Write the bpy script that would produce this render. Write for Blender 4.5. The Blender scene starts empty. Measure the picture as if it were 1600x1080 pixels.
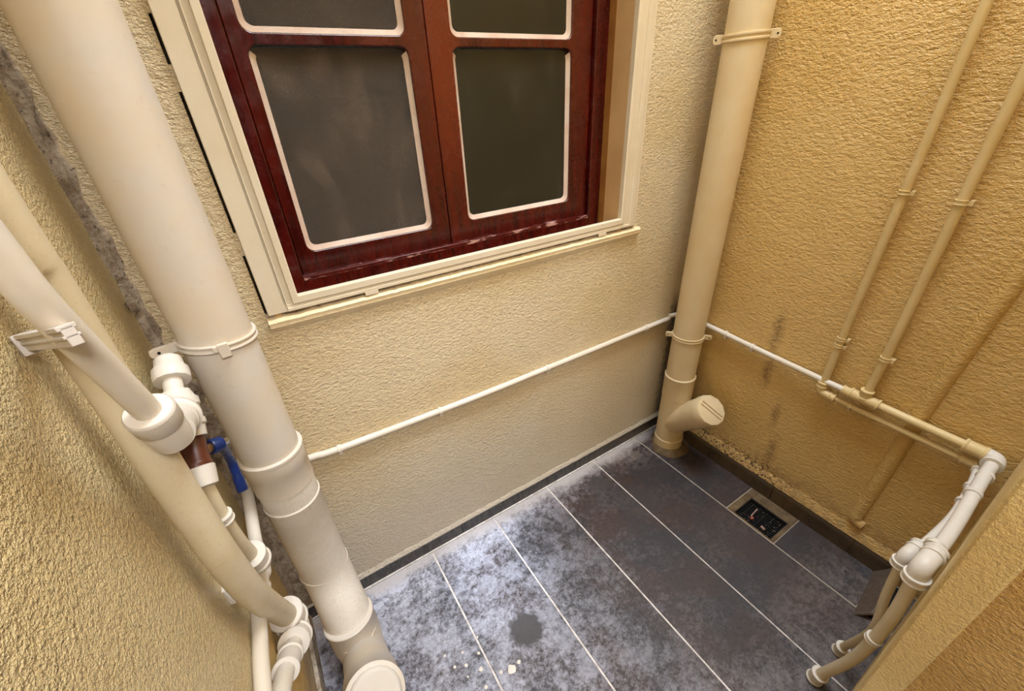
import bpy, bmesh, math, random
from mathutils import Vector, Matrix
random.seed(7)
C = bpy.context.scene
COL = C.collection
S = 1.3                                    # metres per layout unit
def T(p): return Vector((p[0]*S, p[1]*S, (p[2]+1.0)*S))   # layout (eye at 0,0,0; floor z=-1) -> metres

# ------------------------------------------------------------------ camera
cam_d = bpy.data.cameras.new('camera'); cam = bpy.data.objects.new('camera', cam_d); COL.objects.link(cam)
rgt = Vector((0.84377788, -0.53468978, -0.0463221))
dwn = Vector((-0.3063552, -0.40898127, -0.85958177))
fwd = Vector((0.44066471, 0.7394871, -0.50889434))
cam.matrix_world = Matrix.Translation(T((0, 0, 0))) @ Matrix((
    (rgt.x, -dwn.x, -fwd.x), (rgt.y, -dwn.y, -fwd.y), (rgt.z, -dwn.z, -fwd.z))).to_4x4()
cam_d.sensor_width = 36; cam_d.lens = 36*649.653/1600; cam_d.clip_start = 0.01
C.camera = cam
# ------------------------------------------------------------------ sky, added fill and glare spots, exposure
w = bpy.data.worlds.new('world'); C.world = w; w.use_nodes = True
bg = w.node_tree.nodes['Background']; bg.inputs[0].default_value = (0.84, 0.92, 1.0, 1); bg.inputs[1].default_value = 2.0
sky = bpy.data.lights.new('shaft_daylight', 'AREA'); sky.shape = 'RECTANGLE'; sky.size = .62; sky.size_y = 0.8
sky.energy = 46; sky.color = (0.80, 0.90, 1.0)
so = bpy.data.objects.new('shaft_daylight', sky); COL.objects.link(so); so.location = T((0.66, 0.34, 1.45))
fill = bpy.data.lights.new('added_room_fill', 'AREA'); fill.shape = 'DISK'; fill.size = .5; fill.energy = 26; fill.color = (1.0, .96, .92)  # added fill light from behind the eye, no lamp known there
lo = bpy.data.objects.new('added_room_fill', fill); COL.objects.link(lo); lo.location = T((.15, -.75, .75)); lo.rotation_euler = (math.radians(48), 0, 0)
beam = bpy.data.lights.new('added_glare_spot', 'SPOT'); beam.energy = 75; beam.spot_size = math.radians(24); beam.spot_blend = 1.0; beam.shadow_soft_size = .06; beam.color = (.78, .87, 1.0)  # added spot high in the shaft, stands in for glare off the panes
bo = bpy.data.objects.new('added_glare_spot', beam); COL.objects.link(bo); bo.location = T((.30, .18, 1.35))
b2 = bpy.data.lights.new('added_glare_spot', 'SPOT'); b2.energy = 230; b2.spot_size = math.radians(8.5); b2.spot_blend = 1.0; b2.shadow_soft_size = .05; b2.color = (.70, .82, 1.0)  # second, tighter added spot for the glare on the floor
b2o = bpy.data.objects.new('added_glare_spot', b2); COL.objects.link(b2o); b2o.location = T((.42, .16, 1.30))
b2o.rotation_euler = (T((.255, .545, -1.0))-b2o.location).to_track_quat('-Z', 'Y').to_euler()
bo.rotation_euler = (T((.235, .60, -.95))-bo.location).to_track_quat('-Z', 'Y').to_euler()
C.view_settings.view_transform = 'Standard'; C.view_settings.look = 'None'
C.view_settings.gamma = 1; C.view_settings.use_curve_mapping = False; C.view_settings.exposure = 0.14

# ------------------------------------------------------------------ material helpers
def lin(c):
    return tuple(((v/255)/12.92 if v/255 <= .04045 else ((v/255+.055)/1.055)**2.4) for v in c) + (1,)
class NT:
    def __init__(s, name):
        s.m = bpy.data.materials.new(name); s.m.use_nodes = True
        s.t = s.m.node_tree; s.n = s.t.nodes; s.l = s.t.links
        s.b = s.n['Principled BSDF']; s.pos = s.n.new('ShaderNodeNewGeometry').outputs['Position']
    def link(s, a, b): s.l.new(a, b)
    def node(s, ty, **k):
        n = s.n.new(ty)
        for a, v in k.items(): setattr(n, a, v)
        return n
    def val(s, sock, v):
        if hasattr(v, 'node') : s.l.new(v, sock)
        else: sock.default_value = v
    def mapv(s, scale=(1, 1, 1), loc=(0, 0, 0)):
        n = s.node('ShaderNodeMapping'); s.link(s.pos, n.inputs[0]); n.inputs['Scale'].default_value = scale; n.inputs['Location'].default_value = loc
        return n.outputs[0]
    def noise(s, sc, det=4, rough=.55, vec=None, dist=0):
        n = s.node('ShaderNodeTexNoise'); s.link(vec if vec is not None else s.pos, n.inputs['Vector'])
        n.inputs['Scale'].default_value = sc; n.inputs['Detail'].default_value = det; n.inputs['Roughness'].default_value = rough; n.inputs['Distortion'].default_value = dist
        return n.outputs['Fac']
    def vor(s, sc, feat='F1', vec=None):
        n = s.node('ShaderNodeTexVoronoi'); n.feature = feat; s.link(vec if vec is not None else s.pos, n.inputs['Vector']); n.inputs['Scale'].default_value = sc
        return n.outputs['Distance']
    def ramp(s, x, a, b, lo=0., hi=1.):
        n = s.node('ShaderNodeMapRange'); n.interpolation_type = 'SMOOTHSTEP'; s.val(n.inputs[0], x)
        n.inputs[1].default_value = a; n.inputs[2].default_value = b; n.inputs[3].default_value = lo; n.inputs[4].default_value = hi
        return n.outputs[0]
    def math(s, op, a, b=0.):
        n = s.node('ShaderNodeMath', operation=op); s.val(n.inputs[0], a); s.val(n.inputs[1], b); return n.outputs[0]
    def mix(s, f, a, b):
        n = s.node('ShaderNodeMix', data_type='RGBA'); s.val(n.inputs[0], f); s.val(n.inputs[6], a); s.val(n.inputs[7], b); return n.outputs[2]
    def xyz(s):
        n = s.node('ShaderNodeSeparateXYZ'); s.link(s.pos, n.inputs[0]); return n.outputs
    def dist(s, p, scale=(1, 1, 1)):     # distance of the surface point from a place in the room
        q = T(p); a = s.node('ShaderNodeVectorMath', operation='SUBTRACT'); s.link(s.pos, a.inputs[0]); a.inputs[1].default_value = q
        b = s.node('ShaderNodeVectorMath', operation='MULTIPLY'); s.link(a.outputs[0], b.inputs[0]); b.inputs[1].default_value = scale
        c = s.node('ShaderNodeVectorMath', operation='LENGTH'); s.link(b.outputs[0], c.inputs[0]); return c.outputs['Value']
    def bump(s, h, dist=.002, strength=1., prev=None):
        n = s.node('ShaderNodeBump'); n.inputs['Distance'].default_value = dist; n.inputs['Strength'].default_value = strength
        s.val(n.inputs['Height'], h)
        if prev is not None: s.link(prev, n.inputs['Normal'])
        return n.outputs[0]
    def out(s, col=None, rough=None, normal=None, metal=None, spec=None, coat=None):
        if col is not None: s.val(s.b.inputs['Base Color'], col)
        if rough is not None: s.val(s.b.inputs['Roughness'], rough)
        if normal is not None: s.link(normal, s.b.inputs['Normal'])
        if metal is not None: s.b.inputs['Metallic'].default_value = metal
        if spec is not None: s.b.inputs['Specular IOR Level'].default_value = spec
        if coat is not None: s.b.inputs['Coat Weight'].default_value = coat; s.b.inputs['Coat Roughness'].default_value = .12
        return s.m

def stucco(name, base, base2, amp, scale, rough=.42, extra=None, stretch=(1, 1, 1)):
    k = NT(name)
    v = k.mapv(stretch)
    n1 = k.noise(scale, 3, .62, v, .12); n2 = k.noise(scale*2.6, 2, .6, v); n0 = k.noise(3.5, 3, .5)
    big = k.noise(14, 3, .5)
    col = k.mix(k.ramp(n0, .35, .65), base, base2)
    col = k.mix(k.ramp(n1, .34, .5, .14, 0), col, lin((170, 128, 68)))
    if extra: col = extra(k, col)
    h = k.math('ADD', k.math('MULTIPLY', n1, 1.0), k.math('MULTIPLY', n2, .34))
    nb = k.bump(big, .012, .35); nb = k.bump(h, amp, 1.0, nb)
    return k.out(col, rough, nb, spec=.45)
def dirt_tint_right(k, col):
    y, z = k.xyz()[1], k.xyz()[2]
    nz = k.noise(38, 5, .65); nf = k.noise(110, 4, .7)
    m = None
    for p, r in (((.998, .415, -.52), .062), ((.998, .41, -.63), .06), ((.998, .36, -.74), .045), ((.998, .34, -.86), .07)):
        d = k.dist(p, (1, 2.6, .62)); q = k.ramp(k.math('ADD', d, k.math('MULTIPLY', nz, .07)), .02, r+.045, 1, 0)
        m = q if m is None else k.math('MAXIMUM', m, q)
    m = k.math('MULTIPLY', m, k.ramp(nf, .38, .60, .35, 1))
    col = k.mix(k.math('MULTIPLY', m, .85), col, lin((104, 70, 38)))
    low = k.math('MULTIPLY', k.ramp(z, .07*S, .17*S, 1, 0), k.ramp(nz, .4, .6, .1, .95))
    col = k.mix(k.math('MULTIPLY', low, .6), col, lin((168, 132, 92)))
    mould = k.math('MULTIPLY', k.math('MULTIPLY', k.ramp(z, .075*S, .12*S, 1, 0), k.ramp(nf, .5, .6)), k.ramp(y, .18*S, .36*S))
    col = k.mix(mould, col, lin((58, 40, 26)))
    m2 = k.math('MULTIPLY', k.ramp(k.math('ADD', k.dist((.998, .62, -.82), (1, 1, .8)), k.math('MULTIPLY', nz, .1)), .1, .24, .55, 0), 1)  # browner round area low on the wall next to the corner pipe
    return k.mix(m2, col, lin((120, 90, 48)))
def dirt_tint_back(k, col):
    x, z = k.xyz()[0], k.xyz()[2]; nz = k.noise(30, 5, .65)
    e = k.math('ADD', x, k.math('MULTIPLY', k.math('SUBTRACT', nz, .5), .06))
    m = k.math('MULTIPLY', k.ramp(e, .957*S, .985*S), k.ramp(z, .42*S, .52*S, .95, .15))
    col = k.mix(m, col, lin((42, 30, 20)))  # nearly black strip along the right corner, strongest low down
    col = k.mix(k.math('MULTIPLY', k.ramp(z, .12*S, .50*S, .75, 0), k.ramp(x, .2*S, .95*S, 1, .35)), col, lin((214, 202, 184)))
    low = k.math('MULTIPLY', k.ramp(z, .045*S, .062*S, 1, 0), k.ramp(nz, .3, .6, .5, .95))
    return k.mix(low, col, lin((214, 200, 180)))
def dirt_left(k, col):
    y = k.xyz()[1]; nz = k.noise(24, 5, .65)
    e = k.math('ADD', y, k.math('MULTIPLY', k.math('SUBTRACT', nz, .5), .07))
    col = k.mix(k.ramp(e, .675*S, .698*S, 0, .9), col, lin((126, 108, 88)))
    z = k.xyz()[2]
    low = k.math('MULTIPLY', k.ramp(z, .10*S, .16*S, .8, 0), k.ramp(nz, .35, .55, .5, 1))
    return k.mix(low, col, lin((150, 128, 104)))
YEL = lin((236, 216, 178)); YEL2 = lin((230, 206, 160))
m_back = stucco('stucco_back', YEL, YEL2, .0092, 150, extra=dirt_tint_back, stretch=(.8, 1, 1.25))
m_right = stucco('stucco_right', lin((218, 182, 116)), lin((210, 172, 102)), .0062, 110, .40, dirt_tint_right, stretch=(1, .7, 1.25))
m_left = stucco('stucco_left', lin((236, 212, 160)), lin((230, 204, 148)), .0105, 180, .28, dirt_left)
m_leftlow = stucco('stucco_left_low', lin((226, 196, 130)), lin((218, 184, 118)), .0030, 70, .42, dirt_left)
m_front = stucco('stucco_front', lin((238, 212, 150)), lin((226, 196, 132)), .0032, 200, .34)
m_jamb = stucco('stucco_jamb', lin((222, 186, 118)), lin((204, 164, 96)), .0075, 150, .30, stretch=(1, .8, 1.2))
m_plain = stucco('stucco_plain', lin((236, 214, 160)), lin((232, 206, 150)), .002, 120)

def plastic(name, c1, c2, rough=.38, speck=.0, dirt=.12):
    k = NT(name); n = k.noise(9, 4, .6); d = k.noise(55, 5, .7); f = k.noise(420, 2, .6)
    col = k.mix(k.ramp(n, .35, .68), lin(c1), lin(c2))
    col = k.mix(k.ramp(d, .58, .74, 0, dirt), col, lin((150, 120, 84)))
    if speck: col = k.mix(k.ramp(f, .62, .70, 0, speck), col, lin((120, 98, 80)))
    return k.out(col, k.ramp(n, .3, .7, rough, rough+.12), k.bump(k.noise(40, 3), .0010, .5), spec=.45)
m_pipe = plastic('cream_pvc', (212, 203, 192), (214, 199, 178))
m_pipe_r = plastic('cream_pvc_aged', (216, 194, 152), (220, 202, 168))
m_pipe_w = plastic('dusty_white_pvc', (224, 216, 204), (214, 204, 190), .6, .55, .25)
m_white = plastic('white_pvc', (222, 214, 202), (220, 208, 190), .42, 0, .06)
m_fit = plastic('white_fitting', (222, 214, 204), (214, 206, 194), .4, 0, .08)
m_over = plastic('overpainted_pipe', (216, 192, 142), (208, 182, 128), .42, 0, .1)
m_waste = plastic('cream_waste_pipe', (216, 202, 174), (208, 192, 158), .42, .2, .2)
m_clip = plastic('grey_clip', (205, 198, 192), (190, 180, 170), .5, 0, .35)

def plain(name, c, rough=.5, metal=0, **k_):
    k = NT(name); n = k.noise(60, 4, .6)
    return k.out(k.mix(k.ramp(n, .3, .7), lin(c), lin(tuple(v*.82 for v in c))), rough, k.bump(n, .0006, .5), metal, **k_)
m_brown = plain('brown_thread_plastic', (98, 46, 26), .4)
m_brass = plain('brass', (150, 112, 70), .35, .7)
m_blue = plain('blue_vinyl', (15, 42, 104), .35)
m_steel = plain('bright_steel', (210, 210, 210), .25, 1.)
m_black = plain('matt_black', (10, 8, 8), .8)
m_mortar = NT('mortar')
def _mortar(k):
    n = k.noise(30, 6, .7); f = k.noise(160, 4, .7)
    col = k.mix(k.ramp(n, .35, .65), lin((138, 118, 96)), lin((196, 180, 160)))
    col = k.mix(k.ramp(f, .56, .66, 0, .8), col, lin((52, 42, 34)))
    return k.out(col, .85, k.bump(f, .004, 1.))
m_mortar = _mortar(m_mortar)
def _mort2(k):
    n = k.noise(22, 6, .7)
    return k.out(k.mix(k.ramp(n, .3, .7), lin((78, 60, 38)), lin((118, 98, 70))), .8, k.bump(n, .004, .8))
m_tan = _mort2(NT('tan_mortar'))
def _grout(k):
    n = k.noise(45, 5, .7)
    c = k.mix(k.ramp(n, .35, .6), lin((190, 180, 174)), lin((226, 218, 212)))
    c = k.mix(k.ramp(k.xyz()[0], .80*S, .90*S, 0, .8), c, lin((150, 134, 112)))
    return k.out(c, .85, k.bump(n, .002, .6))
m_grout = _grout(NT('whitened_grout'))

def _tile(k):
    x, y, z = k.xyz()
    n1 = k.noise(9, 8, .80); n2 = k.noise(60, 8, .88); n3 = k.noise(240, 4, .8); n4 = k.noise(5, 3, .5)
    base = k.mix(k.ramp(n4, .4, .62), lin((50, 46, 50)), lin((62, 46, 42)))
    base = k.mix(k.ramp(n2, .38, .5, .75, 0), base, lin((30, 27, 30)))
    left = k.ramp(x, .10*S, .62*S, .55, .15)           # lime dust is thickest on the left and along the window wall
    back = k.math('MULTIPLY', k.ramp(y, .56*S, .69*S), k.ramp(x, .8*S, .97*S, .34, .08))
    front = k.math('MULTIPLY', k.ramp(y, .05*S, .18*S, .15, 0), 1.)
    amt = k.math('ADD', k.math('ADD', left, back), front)
    pat = k.math('ADD', k.math('MULTIPLY', k.ramp(n1, .44, .57), .72), k.math('MULTIPLY', k.ramp(n2, .44, .56), .66))
    f = k.math('MULTIPLY', pat, amt); f = k.math('ADD', f, k.math('MULTIPLY', k.math('SUBTRACT', amt, .46), .38))
    n = k.node('ShaderNodeClamp'); k.link(f, n.inputs[0]); f = n.outputs[0]
    dust = k.mix(k.ramp(x, .30*S, .85*S), lin((198, 200, 216)), lin((164, 148, 140)))
    col = k.mix(f, base, dust)
    sp = k.math('MULTIPLY', k.ramp(n3, .66, .72), k.ramp(x, .2*S, .9*S, .8, .25))
    col = k.mix(sp, col, lin((228, 226, 232)))
    v = k.vor(26); nn = k.noise(18, 2)
    chips = k.math('MULTIPLY', k.ramp(v, .07, .11, 1, 0), k.math('MULTIPLY', k.ramp(nn, .5, .58), k.ramp(x, .12*S, .2*S, .9, 0)))
    col = k.mix(chips, col, lin((220, 214, 208)))
    st = None                                          # two dark damp spots and the worn brown patch
    for p, r, a in (((.238, .402, -1), .040, .95), ((.638, .612, -1), .034, .9), ((.195, .37, -1), .012, .5), ((.69, .50, -1), .06, .4)):
        d = k.math('ADD', k.dist(p), k.math('MULTIPLY', k.math('SUBTRACT', k.noise(34, 5, .7), .5), .05))
        q = k.ramp(d, r*S*.72, r*S*1.1, a, 0); st = q if st is None else k.math('MAXIMUM', st, q)
    col = k.mix(st, col, lin((62, 58, 58)))
    edge = k.ramp(k.math('ADD', y, k.math('MULTIPLY', k.math('SUBTRACT', n1, .5), .08)), .645*S, .680*S, 0, .85)
    col = k.mix(k.math('MULTIPLY', edge, k.ramp(x, .8*S, 1.0*S, 1, .2)), col, lin((190, 182, 180)))
    rgh = k.ramp(f, 0, .8, .34, .55)
    sm = k.ramp(k.math('ADD', k.dist((.25, .55, -1), (1.1, .9, 1)), k.math('MULTIPLY', n1, .1)), .06, .24, 1, 0)
    rgh = k.math('SUBTRACT', rgh, k.math('MULTIPLY', sm, .12))
    return k.out(col, rgh, k.bump(k.math('ADD', n2, k.math('MULTIPLY', n3, .3)), .0016, .7), spec=.5)
m_tile = _tile(NT('dusty_slate_tile'))
def _skirt(k):
    x, y, z = k.xyz(); n = k.noise(60, 6, .75, k.mapv((1, 1, .4))); d = k.noise(14, 4, .6)
    base = k.mix(k.ramp(n, .35, .65), lin((40, 38, 38)), lin((78, 74, 72)))
    right = k.mix(k.ramp(d, .3, .7), lin((92, 72, 46)), lin((60, 48, 34)))
    base = k.mix(k.ramp(x, .55*S, 1.0*S, 0, .75), base, right)
    return k.out(k.mix(k.ramp(z, .035*S, .047*S, 0, .3), base, lin((150, 140, 125))), .45, k.bump(n, .001, .6))
m_skirt = _skirt(NT('dark_skirting_tile'))
m_board = plain('grey_skirting_back', (104, 90, 80), .5)

def _wood(k, bright):
    v = k.mapv((1, 1, .10)); g = k.noise(60, 5, .7, v, .8); b = k.noise(7, 3, .5, k.mapv((1.6, 1, .7)))
    x = k.xyz()[0]
    col = k.mix(k.ramp(g, .35, .65), lin((50, 6, 5)), lin((78, 11, 7)))
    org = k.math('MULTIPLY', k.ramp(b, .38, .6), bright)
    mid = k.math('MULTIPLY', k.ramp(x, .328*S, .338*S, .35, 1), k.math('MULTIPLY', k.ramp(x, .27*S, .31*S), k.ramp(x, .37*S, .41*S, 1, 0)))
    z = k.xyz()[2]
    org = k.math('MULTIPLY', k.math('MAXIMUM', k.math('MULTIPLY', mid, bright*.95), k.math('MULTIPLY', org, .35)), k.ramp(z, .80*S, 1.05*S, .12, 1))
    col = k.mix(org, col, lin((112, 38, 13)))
    sc = k.noise(90, 5, .8, k.mapv((1, 1, 1.6)))
    col = k.mix(k.ramp(sc, .69, .74, 0, .75), col, lin((214, 178, 168)))
    du = k.noise(26, 5, .7); col = k.mix(k.ramp(du, .55, .8, 0, .05), col, lin((190, 150, 140)))
    return k.out(col, k.ramp(du, .3, .7, .16, .34), k.bump(g, .0007, .6), spec=.5, coat=.2)
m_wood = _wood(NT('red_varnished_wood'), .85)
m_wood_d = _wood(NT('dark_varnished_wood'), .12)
def _sillwood(k):
    s = k.noise(40, 5, .75, k.mapv((.35, 1, 1.5))); g = k.noise(60, 5, .7)
    col = k.mix(k.ramp(g, .35, .65), lin((62, 11, 11)), lin((84, 20, 16)))
    return k.out(k.mix(k.ramp(s, .52, .62, 0, .85), col, lin((205, 160, 152))), .3, k.bump(g, .0008, .6))
m_ledge = _sillwood(NT('chipped_paint_ledge'))
m_putty = plastic('pinkish_putty', (216, 198, 186), (200, 174, 158), .6, .4, .35)
m_alu = plastic('cream_aluminium', (224, 212, 190), (220, 206, 180), .35, 0, .05)
m_reveal = plastic('tan_reveal', (206, 172, 124), (196, 160, 112), .5, 0, .12)
m_reveal2 = plastic('ochre_reveal', (160, 112, 52), (140, 92, 40), .5, 0, .12)
m_plaster = stucco('sill_plaster', lin((232, 214, 178)), lin((228, 206, 164)), .0012, 90, .5)

def _glass(k, frost):
    n = k.noise(520, 2, .6); big = k.noise(5, 3, .55, None, 1.2); st = k.noise(6, 4, .6, k.mapv((1.6, 1, .8)), .8)
    tint = lin((160, 142, 124)) if frost else lin((104, 102, 88))
    k.b.inputs['IOR'].default_value = 1.45
    col = k.mix(k.ramp(st, .58, .85, 0, .12 if frost else .2), tint, lin((214, 208, 206)))
    k.val(k.b.inputs['Base Color'], col)
    if frost: col = k.mix(k.math('MULTIPLY', k.ramp(k.noise(330, 3, .7), .58, .68), k.ramp(big, .42, .6, .15, .7)), col, lin((236, 226, 214))); k.val(k.b.inputs['Base Color'], col)  # pale dots in the colour imitate the sparkle of the grain
    # dust film lets part of the room behind through, part scatters
    k.val(k.b.inputs['Transmission Weight'], k.ramp(st, .42, .75, .86, .62 if frost else .78))
    if frost: nr = k.bump(k.math('ADD', n, k.math('MULTIPLY', k.noise(900, 1), .4)), 0.0045, 1.)
    else: nr = k.bump(big, .004, .3)
    k.link(nr, k.b.inputs['Normal']); k.val(k.b.inputs['Roughness'], k.ramp(big, .3, .7, .30, .42) if frost else .16)
    return k.m
m_glass_f = _glass(NT('grained_frosted_glass'), True); m_glass = _glass(NT('dusty_glass'), False)
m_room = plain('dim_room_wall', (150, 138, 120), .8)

# ------------------------------------------------------------------ mesh helpers
def tag(o, label=None, cat=None, group=None, kind=None):
    if label: o['label'] = label
    if cat: o['category'] = cat
    if group: o['group'] = group
    if kind: o['kind'] = kind
    return o
def root_of(name, base, label=None, cat=None, kind=None, group=None):
    o = bpy.data.objects.new(name, None); COL.objects.link(o); o.location = T(base); o.empty_display_size = .05
    return tag(o, label, cat, group, kind)
def world_loc(o):
    v = Vector(o.location)
    while o.parent: o = o.parent; v += Vector(o.location)
    return v
def put(name, bm, mat, parent=None, smooth=True, kind=None, label=None, bevel=0):
    """bm is in metres, world axes; origin goes to the bottom centre of its box."""
    bmesh.ops.recalc_face_normals(bm, faces=bm.faces)
    xs = [v.co for v in bm.verts]
    o0 = Vector(((min(v.x for v in xs)+max(v.x for v in xs))/2, (min(v.y for v in xs)+max(v.y for v in xs))/2, min(v.z for v in xs)))
    bmesh.ops.translate(bm, verts=bm.verts, vec=-o0)
    me = bpy.data.meshes.new(name); bm.to_mesh(me); bm.free(); me.materials.append(mat)
    if smooth:
        me.shade_smooth()
        try: me.set_sharp_from_angle(angle=math.radians(38))
        except Exception: pass
    o = bpy.data.objects.new(name, me); COL.objects.link(o)
    o.parent = parent; o.location = o0 - (world_loc(parent) if parent else Vector())
    if bevel:
        b = o.modifiers.new('bevel', 'BEVEL'); b.width = bevel; b.segments = 2; b.limit_method = 'ANGLE'
    if kind: o['kind'] = kind
    if label: o['label'] = label
    return o
def box(bm, a, b):
    """axis box between layout corners a and b"""
    a, b = T(a), T(b); c = (a+b)/2; d = b-a
    r = bmesh.ops.create_cube(bm, size=1, matrix=Matrix.Translation(c) @ Matrix.Diagonal((abs(d.x), abs(d.y), abs(d.z), 1)))
    return r['verts']
def boxo(name, a, b, mat, parent=None, kind=None, bevel=0, label=None):
    bm = bmesh.new(); box(bm, a, b); return put(name, bm, mat, parent, True, kind, label, bevel)
def frame_axes(d, up=None):
    d = d.normalized(); u = up or (Vector((0, 0, 1)) if abs(d.z) < .9 else Vector((1, 0, 0)))
    x = d.cross(u).normalized(); y = x.cross(d).normalized(); return x, y
def lathe(bm, p, q, prof, seg=48, ribs=0):
    """revolve prof [(t, r)] about the layout line p->q; t in layout units along it from p, r in layout units"""
    P, Q = T(p), T(q); d = (Q-P).normalized(); x, y = frame_axes(d); rings = []
    for t, r in prof:
        ring = []
        for i in range(seg):
            a = 2*math.pi*i/seg; rr = r*S
            if ribs and r > 0 and i % 2: rr *= (1-ribs)
            ring.append(bm.verts.new(P + d*t*S + (x*math.cos(a)+y*math.sin(a))*max(rr, 1e-5)))
        rings.append(ring)
    for a, b in zip(rings, rings[1:]):
        for i in range(seg): bm.faces.new((a[i], a[(i+1) % seg], b[(i+1) % seg], b[i]))
    bm.faces.new(rings[0][::-1]); bm.faces.new(rings[-1])
def smooth_path(pts, n=8):
    P = [Vector(p) for p in pts]
    if len(P) < 3: return P
    out = []
    Q = [P[0]*2-P[1]] + P + [P[-1]*2-P[-2]]
    for i in range(1, len(Q)-2):
        for k in range(n):
            t = k/n; a, b, c, d = Q[i-1], Q[i], Q[i+1], Q[i+2]
            out.append(.5*((2*b)+(-a+c)*t+(2*a-5*b+4*c-d)*t*t+(-a+3*b-3*c+d)*t*t*t))
    out.append(P[-1]); return out
def round_corners(pts, r, n=6):
    P = [Vector(p) for p in pts]; out = [P[0]]
    for a, b, c in zip(P, P[1:], P[2:]):
        u = (a-b); v = (c-b); rr = min(r, u.length*.48, v.length*.48); u = u.normalized()*rr; v = v.normalized()*rr
        for k in range(n+1):
            t = k/n; out.append((b+u)*(1-t)**2 + b*2*t*(1-t) + (b+v)*t*t)
    out.append(P[-1]); return out
def tube(bm, pts, r, seg=24):
    """pipe of layout radius r (or list) along layout points"""
    P = [T(p) for p in pts]; n = len(P); rs = r if isinstance(r, (list, tuple)) else [r]*n
    d = (P[1]-P[0]).normalized(); x, _ = frame_axes(d); prev = None
    for i in range(n):
        d = ((P[min(i+1, n-1)]-P[i]).normalized() + (P[i]-P[max(i-1, 0)]).normalized())
        d = d.normalized() if d.length > 1e-6 else (P[min(i+1, n-1)]-P[max(i-1, 0)]).normalized()
        x = (x-d*x.dot(d)).normalized(); y = d.cross(x)
        ring = [bm.verts.new(P[i]+(x*math.cos(2*math.pi*k/seg)+y*math.sin(2*math.pi*k/seg))*rs[i]*S) for k in range(seg)]
        if prev:
            for k in range(seg): bm.faces.new((prev[k], prev[(k+1) % seg], ring[(k+1) % seg], ring[k]))
        else: bm.faces.new(ring[::-1])
        prev = ring
    bm.faces.new(prev)
def tubeo(name, pts, r, mat, parent, seg=24, **k):
    bm = bmesh.new(); tube(bm, pts, r, seg); return put(name, bm, mat, parent, **k)
def latheo(name, p, q, prof, mat, parent, seg=48, ribs=0, **k):
    bm = bmesh.new(); lathe(bm, p, q, prof, seg, ribs); return put(name, bm, mat, parent, **k)
def collar(name, p, q, r, mat, parent, lip=.0015, **k):
    """socket between p and q with a raised lip at both ends"""
    L = (Vector(q)-Vector(p)).length; e = min(.004, L*.2)
    return latheo(name, p, q, [(0, r*.97), (0, r+lip), (e*.5, r+lip*1.4), (e, r+lip), (e*1.3, r), (L-e*1.3, r), (L-e, r+lip), (L-e*.5, r+lip*1.4), (L, r+lip), (L, r*.97)], mat, parent, **k)
def rrect(x0, x1, z0, z1, r, n=5):
    pts = []
    for cx, cz, a0 in ((x1-r, z1-r, 0), (x0+r, z1-r, 90), (x0+r, z0+r, 180), (x1-r, z0+r, 270)):
        for i in range(n+1):
            a = math.radians(a0+90*i/n); pts.append((cx+r*math.cos(a), cz+r*math.sin(a)))
    return pts
def plate(bm, outer, holes, y0, y1):
    """flat board facing the shaft (front at y0, back at y1) with openings; loops are (x, z)"""
    es = []
    for loop in [outer]+holes:
        vs = [bm.verts.new(T((p[0], y0, p[1]))) for p in loop]
        es += [bm.edges.new((vs[i], vs[(i+1) % len(vs)])) for i in range(len(vs))]
    r = bmesh.ops.triangle_fill(bm, use_beauty=True, use_dissolve=False, edges=es)
    fs = [g for g in r['geom'] if isinstance(g, bmesh.types.BMFace)]
    e = bmesh.ops.extrude_face_region(bm, geom=fs)
    bmesh.ops.translate(bm, verts=[g for g in e['geom'] if isinstance(g, bmesh.types.BMVert)], vec=(0, (y1-y0)*S, 0))
def plateo(name, outer, holes, y0, y1, mat, parent, bevel=0, **k):
    bm = bmesh.new(); plate(bm, outer, holes, y0, y1); return put(name, bm, mat, parent, bevel=bevel, **k)
def rect(x0, x1, z0, z1): return [(x1, z1), (x0, z1), (x0, z0), (x1, z0)]

# ------------------------------------------------------------------ setting: shaft walls
XL, XR, YB, TOP = -.165, .998, .70, 1.5
plateo('wall_back', rect(XL-.02, XR+.06, -1.02, TOP), [rect(-.0243, .7735, -.3000, .46)], YB, YB+.11, m_back, None, kind='structure')
boxo('wall_right', (XR, -.6, -1.02), (XR+.08, YB+.11, TOP), m_right, None, 'structure')
wl = boxo('wall_left', (XL-.08, -.9, -.592), (XL, YB+.02, TOP), m_left, None, 'structure')
boxo('plaster_band', (XL-.08, -.9, -1.02), (XL-.0015, YB+.02, -.592), m_leftlow, wl)
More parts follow.
